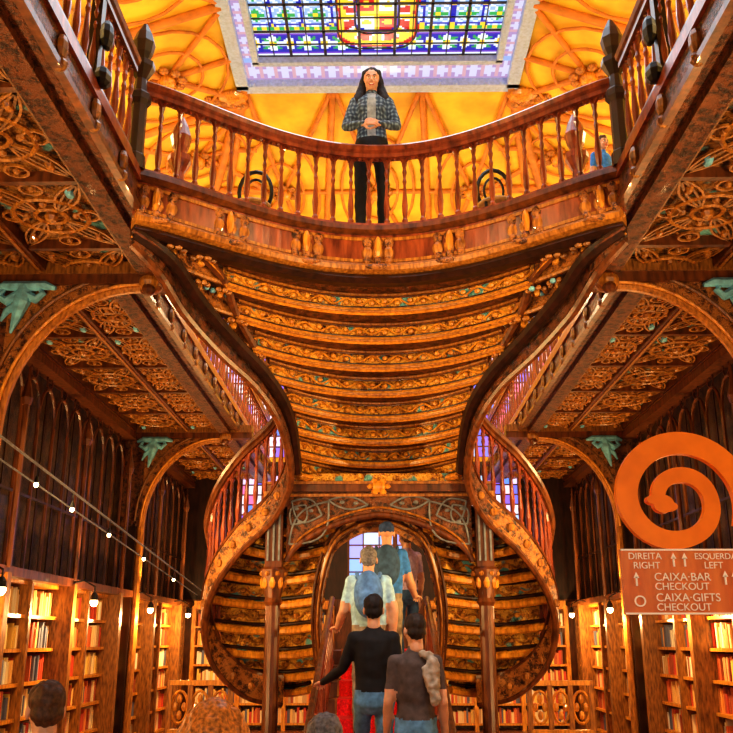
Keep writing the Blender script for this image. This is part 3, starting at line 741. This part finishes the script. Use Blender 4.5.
b.tube([(x,Y-.03,z) for x,z in arc],.034,M_mid,8); b.tube([(x*.97,Y-.05,z+.075) for x,z in arc],.012,M_gold2,6)
b.box(-1.22,1.22,Y-.1,Y+.1,zt-.03,zt+.05,M_mid); b.box(-1.22,1.22,Y-.12,Y+.1,zt+.05,zt+.08,M_gold2); b.box(-1.1,1.1,Y-.07,Y,zt-.08,zt-.05,M_gold2)
# carved frieze above the cornice and flowing tracery in the spandrels
b.box(-1.1,1.1,Y-.08,Y+.05,zt+.08,zt+.17,M_cgold)
for sx in(-1,1):
    for (xa,za,xb,zb,bow) in((.97,2.74,.55,3.20,.10),(.97,2.74,.55,3.20,-.07),(.95,3.20,.62,3.05,.08),(.95,3.20,.62,3.05,-.05),(.55,3.21,.12,3.16,.035),(.55,3.21,.12,3.16,-.035),(.95,2.95,.80,3.16,.05),(.95,2.95,.80,3.16,-.05)):
        dx,dz=xb-xa,zb-za; l=math.hypot(dx,dz)
        b.tube([(sx*(xa+dx*t/10-dz/l*bow*math.sin(pi*t/10)*2),Y-.05,za+dz*t/10+dx/l*bow*math.sin(pi*t/10)*2) for t in range(11)],.011,M_gb,5)
    for (x,z) in((.86,2.98),(.74,3.1),(.4,3.19),(.25,3.18),(.9,3.12)): b.ell((sx*x,Y-.05,z),(.03,.015,.02),M_gb,6,4)
b.ell((0,Y-.12,zt+.02),(.08,.05,.07),M_gold,10,8)
for k in range(6): 
    a=k*pi/3; b.ell((.09*math.cos(a),Y-.12,zt+.02+.07*math.sin(a)),(.04,.03,.03),M_gold,6,4)
b.done('arch_screen',st)
for sx in(-1,1):
    b=MB(); x=sx*1.13
    b.lathe([(.16,0),(.16,.12),(.12,.16),(.13,.22),(.085,.3),(.08,1.2),(.078,2.1),(.10,2.14),(.085,2.18),(.11,2.3),(.14,2.42),(.15,2.47),(.12,2.5)],(x,Y,0),M_mid,14)
    for k in range(8):
        a=k*pi/4; b.ell((x+.11*math.cos(a),Y+.11*math.sin(a),2.34),(.035,.035,.07),M_gold,6,4); b.ell((x+.13*math.cos(a+.4),Y+.13*math.sin(a+.4),2.43),(.03,.03,.03),M_gold2,6,4)
    b.box(x-.09,x+.09,Y-.1,Y+.1,2.5,3.3,M_mid)
    for dx in(-.06,0,.06): b.box(x+dx-.01,x+dx+.01,Y-.115,Y-.1,2.56,3.2,M_gb)
    b.box(x-.12,x+.12,Y-.13,Y+.13,3.24,3.3,M_gold2)
    b.done('column',st)
# ------------------------------------------------------------------ bookcases
bcols=[(.85,.35,.08),(.95,.6,.2),(1,.82,.45),(.65,.08,.04),(.7,.45,.2),(.45,.10,.04),(1,.92,.7),(.15,.17,.25),(.95,.65,.15),(.8,.2,.06),(1,.75,.35)]
shz=[.12,.5,.88,1.26,1.64,2.02,2.4]
for nm,sx in(('l',-1),('r',1)):
    b=MB()
    def bx(x0,x1,y0,y1,z0,z1,m,col=None):
        a,c=sorted((sx*x0,sx*x1)); b.box(a,c,y0,y1,z0,z1,m,col)
    bx(4.5,4.58,1,YB-.05,0,5.1,M_mid)
    for z in shz: bx(4.15,4.5,1,YB-.05,z-.02,z+.02,M_gold)
    bx(3.98,4.55,1,YB-.05,2.42,2.52,M_mid); bx(4.0,4.5,1,YB-.05,0,.1,M_mid)
    y=1.0;k=0
    while y<YB:
        wide=(k%2==0)
        bx(3.95 if wide else 4.1,4.5,y-(.06 if wide else .03),y+(.06 if wide else .03),0,2.45,M_gold3)
        if wide:
            b.tube([(sx*3.98,y,2.5),(sx*3.98,y,4.3)],.035,M_mid,6); b.lathe([(.05,0),(.07,.08),(.02,.3),(.01,.45)],(sx*3.98,y,4.3),M_mid,6)
        y+=1.1;k+=1
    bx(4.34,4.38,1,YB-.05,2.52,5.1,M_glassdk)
    y=1.0
    while y<YB-.2:
        b.tube([(sx*4.26,y,2.52),(sx*4.26,y,4.4)],.026,M_mid,5)
        for yy in(y,y+.55):
            b.tube([(sx*4.26,yy+(y+.275-yy)*(1-math.cos(t*pi/10)),4.4+.45*math.sin(t*pi/10)) for t in range(6)],.022,M_mid,5)
        b.tube([(sx*4.28,y+.275,2.52),(sx*4.28,y+.275,4.85)],.012,M_dark,4)
        b.tube([(sx*4.26,y+.275+.1*math.cos(t*pi/5),4.95+.1*math.sin(t*pi/5)) for t in range(10)],.012,M_mid,4,closed=True)
        y+=.55
    bx(4.24,4.28,1,YB-.05,3.4,3.43,M_dark)
    bx(4.1,4.4,1,YB-.05,5.0,5.1,M_mid)
    b.done('bookcase')
    b=MB(); cc=bcols[0]
    for z in shz[:-1]:
        y=1.1
        while y<YB-.3:
            t=random.uniform(.025,.06)
            if (y-1.0)%1.1<.1: y+=.08; continue
            if random.random()<.03: y+=random.uniform(.05,.15); continue
            if random.random()<.5: cc=random.choice(bcols)
            f=random.uniform(.8,1.1)
            bx(4.2+random.uniform(0,.04),4.45,y,y+t-.004,z+.021,z+random.uniform(.24,.33),M_books,tuple(min(1,q*f) for q in cc))
            y+=t
    b.done('books_on_shelves')
b=MB()
for sx in(-1,1):
    for z in shz: b.box(min(sx*1.0,sx*3.9),max(sx*1.0,sx*3.9),YB-.4,YB-.05,z-.02,z+.02,M_gold)
    for x in(1.0,1.97,2.93,3.9): b.box(sx*x-.04,sx*x+.04,YB-.42,YB-.05,0,2.45,M_gold)
    b.box(min(sx*1.0,sx*3.9),max(sx*1.0,sx*3.9),YB-.45,YB-.05,2.42,2.55,M_gold)
b.done('back_bookcase')
b=MB()
for sx in(-1,1):
    for z in shz[:-1]:
        x=1.06
        while x<3.8:
            t=random.uniform(.03,.06); cc=random.choice(bcols)
            a,c=sorted((sx*x,sx*(x+t-.004))); b.box(a,c,YB-.32,YB-.1,z+.021,z+random.uniform(.22,.32),M_books,cc); x+=t
b.done('books_on_back_shelves')
for sx in(-1,1):
    b=MB(); Y2=12.5; x0,x1=1.95,2.75
    for k in range(4): x=sx*(x0+k*(x1-x0)/3); b.box(x-.03,x+.03,Y2-.03,Y2+.03,0,1.25,M_gold2)
    for z in(.1,.62,1.22): b.box(min(sx*x0,sx*x1),max(sx*x0,sx*x1),Y2-.035,Y2+.035,z-.03,z+.03,M_gold)
    for k in range(3):
        cx=sx*(x0+(k+.5)*(x1-x0)/3)
        for z in(.36,.92):
            b.tube([(cx+.11*math.cos(t*pi/8),Y2,z+.2*math.sin(t*pi/8)) for t in range(16)],.02,M_gold,5,closed=True)
            for q in range(4): b.ell((cx+.06*math.cos(q*pi/2),Y2,z+.1*math.sin(q*pi/2)),(.035,.02,.06),M_gold,6,4)
    b.done('carved_screen')
# ------------------------------------------------------------------ lamps & cables
def light(kind,name,loc,energy,col,size=.05,target=None,**k):
    l=bpy.data.lights.new(name,kind); l.energy=energy; l.color=col
    if kind=='AREA': l.shape='RECTANGLE'; l.size=k.get('sx',1); l.size_y=k.get('sy',1)
    else: l.shadow_soft_size=size
    if kind=='SPOT': l.spot_size=k.get('ang',1.6); l.spot_blend=.6
    o=bpy.data.objects.new(name,l); bpy.context.scene.collection.objects.link(o); o.location=loc
    if target is not None: o.rotation_euler=(V(target)-V(loc)).to_track_quat('-Z','Y').to_euler()
    return o
WARM=(1,.58,.22)
for sx in(-1,1):
    for y in(3,6,9,12,15,18):
        b=MB(); x=sx*3.7
        b.tube([(sx*4.0,y,2.47),(sx*3.85,y,2.5),(x,y,2.42),(x,y,2.33)],.012,M_black,6)
        b.lathe([(.02,.1),(.045,.06),(.05,0),(.04,-.005)],(x,y,2.25),M_black,10)
        b.ell((x,y,2.225),(.05,.05,.055),M_bulb,12,8)
        b.done('shelf_lamp')
        light('POINT','shelf_lamp_light',(x,y,2.08),85,WARM,.04)
        light('SPOT','added_uplight',(sx*3.8,y,2.62),105 if y>8 else 75,(1,.64,.26),.05,(sx*2.9,y+.3,5.2),ang=2.0)  # added light for the gallery undersides, no fixture of its own
cab=MB()
cab.tube([(-3.0,2,3.75),(-3.02,7,3.31),(-3.09,16,2.58)],.013,M_gb,5)
cab.tube([(-3.1,2,3.6),(-3.12,7,3.2),(-3.15,16,2.5)],.009,M_gb,5)
for y in(7.9,8.9,10.2,11.8,13.6): 
    zq=3.31-.081*(y-7); cab.tube([(-3.04,y,zq),(-3.04,y,zq-.1)],.006,M_black,5); cab.lathe([(.012,.06),(.028,0)],(-3.04,y,zq-.15),M_black,8); cab.ell((-3.04,y,zq-.165),(.022,.022,.025),M_bulb,8,6)
cab.done('string_of_cable_lamps')
for sx in(-1,1):
    b=MB(); b.lathe([(.045,0),(.05,.02),(.05,.14),(.02,.16)],(sx*2.35,4.2,4.93),M_black,10); b.tube([(sx*2.35,4.2,5.08),(sx*2.35,4.2,5.2)],.012,M_black,6); b.done('added_spot_can')  # housing added around the stair fill light
    light('SPOT','stair_fill_spot',(sx*2.3,4.25,4.9),260,(1,.66,.28),.008,(0,9.0,3.9),ang=1.1)  # added fill aimed at the stepped stair underside
    light('SPOT','stair_fill_spot',(sx*3.6,8.3,2.9),480,(1,.64,.25),.05,(sx*.3,9.6,3.7),ang=1.4)  # second added fill for the stair underside, from the aisle
    light('SPOT','fascia_fill_spot',(sx*3.3,2.0,3.0),360,(1,.68,.36),.05,(sx*.9,7.4,5.6),ang=.85)  # added fill for the bridge front and the woman, no fixture
    light('SPOT','side_flight_fill_spot',(sx*3.4,7.0,.9),150,(1,.66,.28),.05,(sx*1.4,10.4,2.0),ang=.8)  # added low fill for the side flights, no fixture
    for y in(5,9,13,17): light('POINT','gallery_fill_point',(sx*4.2,y,7.6),115,(1,.86,.55),.12)  # added warm fill for the upper ceiling, no fixtures
light('AREA','skylight_daylight',(0,8.5,SZ-.2),280,(.85,.93,1),0,(0,8.5,0),sx=3.8,sy=8)
light('AREA','front_fill_area',(0,-1.3,1.6),75,(1,.85,.70),0,(0,6,3.2),sx=4,sy=2.4)  # added soft fill from behind the camera, no shopfront is built
light('POINT','ceiling_fill_point',(0,16,8.0),150,(1,.86,.55),.2)  # added warm point for the rear ceiling, no fixture
light('SPOT','carpet_fill_spot',(0,5.2,5.0),300,(1,.90,.80),.05,(0,7.9,1.0),ang=.75)  # added from above to brighten the carpet, no fixture
# ------------------------------------------------------------------ wayfinding sign
M_or=plain('orange_lacquer',(1.0,.24,.012),.35,.08,8); M_cop=wood('copper_brown_board',(.60,.14,.035),(.80,.25,.06),.4)
M_wh=plain('cream_lettering',(1,.92,.8),.5,0)
sg=empty('wayfinding_sign',(0,0,0))
b=MB(); cx,cz0,Y=1.40,2.372,4.2
key=[(185,.105,.030),(140,.115,.034),(90,.118,.036),(0,.138,.036),(-90,.178,.040),(-140,.225,.046),(-180,.255,.05),(-270,.272,.053),(-330,.285,.052),(-385,.30,.045)]
pts=[];wd=[]
n=80
for k in range(n+1):
    deg=185-570*k/n
    for a_,b_ in zip(key,key[1:]):
        if a_[0]>=deg>=b_[0]-1e-6: break
    f=(a_[0]-deg)/(a_[0]-b_[0]); r=a_[1]+(b_[1]-a_[1])*f; ww=a_[2]+(b_[2]-a_[2])*f
    a=math.radians(deg); pts.append((cx+r*math.cos(a),cz0+r*math.sin(a))); wd.append(ww)
for _ in range(3):
    pts=[pts[0]]+[((pts[i-1][0]+2*pts[i][0]+pts[i+1][0])/4,(pts[i-1][1]+2*pts[i][1]+pts[i+1][1])/4) for i in range(1,n)]+[pts[-1]]
vs=[];fs=[]
for k,(x,z) in enumerate(pts):
    a=pts[max(k-1,0)];c=pts[min(k+1,n)]; tx,tz=c[0]-a[0],c[1]-a[1];l=math.hypot(tx,tz);nx_,nz_=-tz/l,tx/l
    for s2,yy in((1,Y-.02),(-1,Y-.02),(-1,Y+.02),(1,Y+.02)): vs.append((x+nx_*wd[k]*s2,yy,z+nz_*wd[k]*s2))
for k in range(n):
    for j in range(4): fs.append((k*4+j,k*4+(j+1)%4,(k+1)*4+(j+1)%4,(k+1)*4+j))
fs.append((3,2,1,0)); fs.append(tuple(n*4+j for j in range(4)))
b.add(vs,fs,M_or)
# leaf curl closing the inner end: round lobe plus a small tip
def disc(x,z,rx,rz,yo):
    m_=20; P=[(x+rx*math.cos(2*pi*k/m_),z+rz*math.sin(2*pi*k/m_)) for k in range(m_)]
    b.add([(q[0],Y-yo,q[1]) for q in P]+[(q[0],Y+yo,q[1]) for q in P],[tuple(range(m_)),tuple(range(2*m_-1,m_-1,-1))]+[(k,(k+1)%m_,m_+(k+1)%m_,m_+k) for k in range(m_)],M_or)
disc(cx-.085,cz0-.018,.048,.042,.023); disc(cx-.130,cz0+.002,.032,.022,.025); disc(cx-.045,cz0-.03,.024,.02,.021)
b.done('scroll',sg)
b=MB(); b.box(1.10,1.76,Y-.015,Y+.015,1.86,2.15,M_cop); b.box(1.72,1.78,Y-.03,Y+.03,0,2.5,M_cop)
for z in(1.865,2.145): b.box(1.10,1.72,Y-.022,Y-.01,z-.004,z+.004,M_wh)
b.done('board',sg)
def txt(s,x,z,size,par):
    c=bpy.data.curves.new('lettering','FONT'); c.body=s; c.size=size; c.extrude=.002; c.materials.append(M_wh)
    o=bpy.data.objects.new('lettering',c); bpy.context.scene.collection.objects.link(o); o.location=(x,Y-.02,z); o.rotation_euler=(pi/2,0,0); o.parent=par
for s,x,z,sz in(("DIREITA",1.13,2.103,.042),("RIGHT",1.15,2.062,.042),("ESQUERDA",1.43,2.103,.038),("LEFT",1.47,2.062,.042),("CAIXA·BAR",1.24,2.008,.05),("CHECKOUT",1.24,1.968,.045),("CAIXA·GIFTS",1.24,1.918,.05),("CHECKOUT",1.24,1.878,.045),("O",1.14,1.895,.07)): txt(s,x,z,sz,sg)
b=MB()
for x,z in((1.335,2.07),(1.385,2.07),(1.16,1.985),(1.56,1.99),(1.60,1.99)): 
    b.box(x-.004,x+.004,Y-.022,Y-.016,z,z+.04,M_wh); b.add([(x-.013,Y-.022,z+.035),(x+.013,Y-.022,z+.035),(x,Y-.022,z+.062)],[(0,1,2)],M_wh)
b.done('arrows',sg)
light('SPOT','sign_spot',(.3,1.2,4.2),85,(1,.85,.65),.03,(1.4,4.2,2.2),ang=.6)  # spot aimed at the sign, no fixture modelled
M_cane=plain('cane_seat',(.5,.3,.1),.7)
for x in(-1.27,1.2):
    b=MB(); y=8.35; z=FZ
    b.tube([(x+.17*math.cos(t*pi/10),y+.05,z+.72+.24*math.sin(t*pi/10)) for t in range(20)],.022,M_black,6,closed=True)
    b.tube([(x+.1*math.cos(t*pi/10),y+.05,z+.72+.15*math.sin(t*pi/10)) for t in range(20)],.014,M_black,6,closed=True)
    b.lathe([(.19,0),(.2,.02),(.19,.04)],(x,y-.15,z+.43),M_cane,14)
    for dx,dy in((-.15,.03),(.15,.03),(-.14,-.3),(.14,-.3)): b.tube([(x+dx,y+dy,z),(x+dx*.9,y+dy*.9,z+.45)],.016,M_black,6)
    for dx in(-.14,.14): b.tube([(x+dx,y,z+.43),(x+dx,y+.05,z+.6)],.016,M_black,6)
    b.done('bentwood_chair')
# ------------------------------------------------------------------ world / view
w=bpy.data.worlds.new('world'); bpy.context.scene.world=w; w.use_nodes=True
bg=w.node_tree.nodes['Background']; bg.inputs[0].default_value=(1,.8,.6,1); bg.inputs[1].default_value=.12
vs_=bpy.context.scene.view_settings; vs_.view_transform='Standard'
try: vs_.look='Medium High Contrast'
except Exception: pass
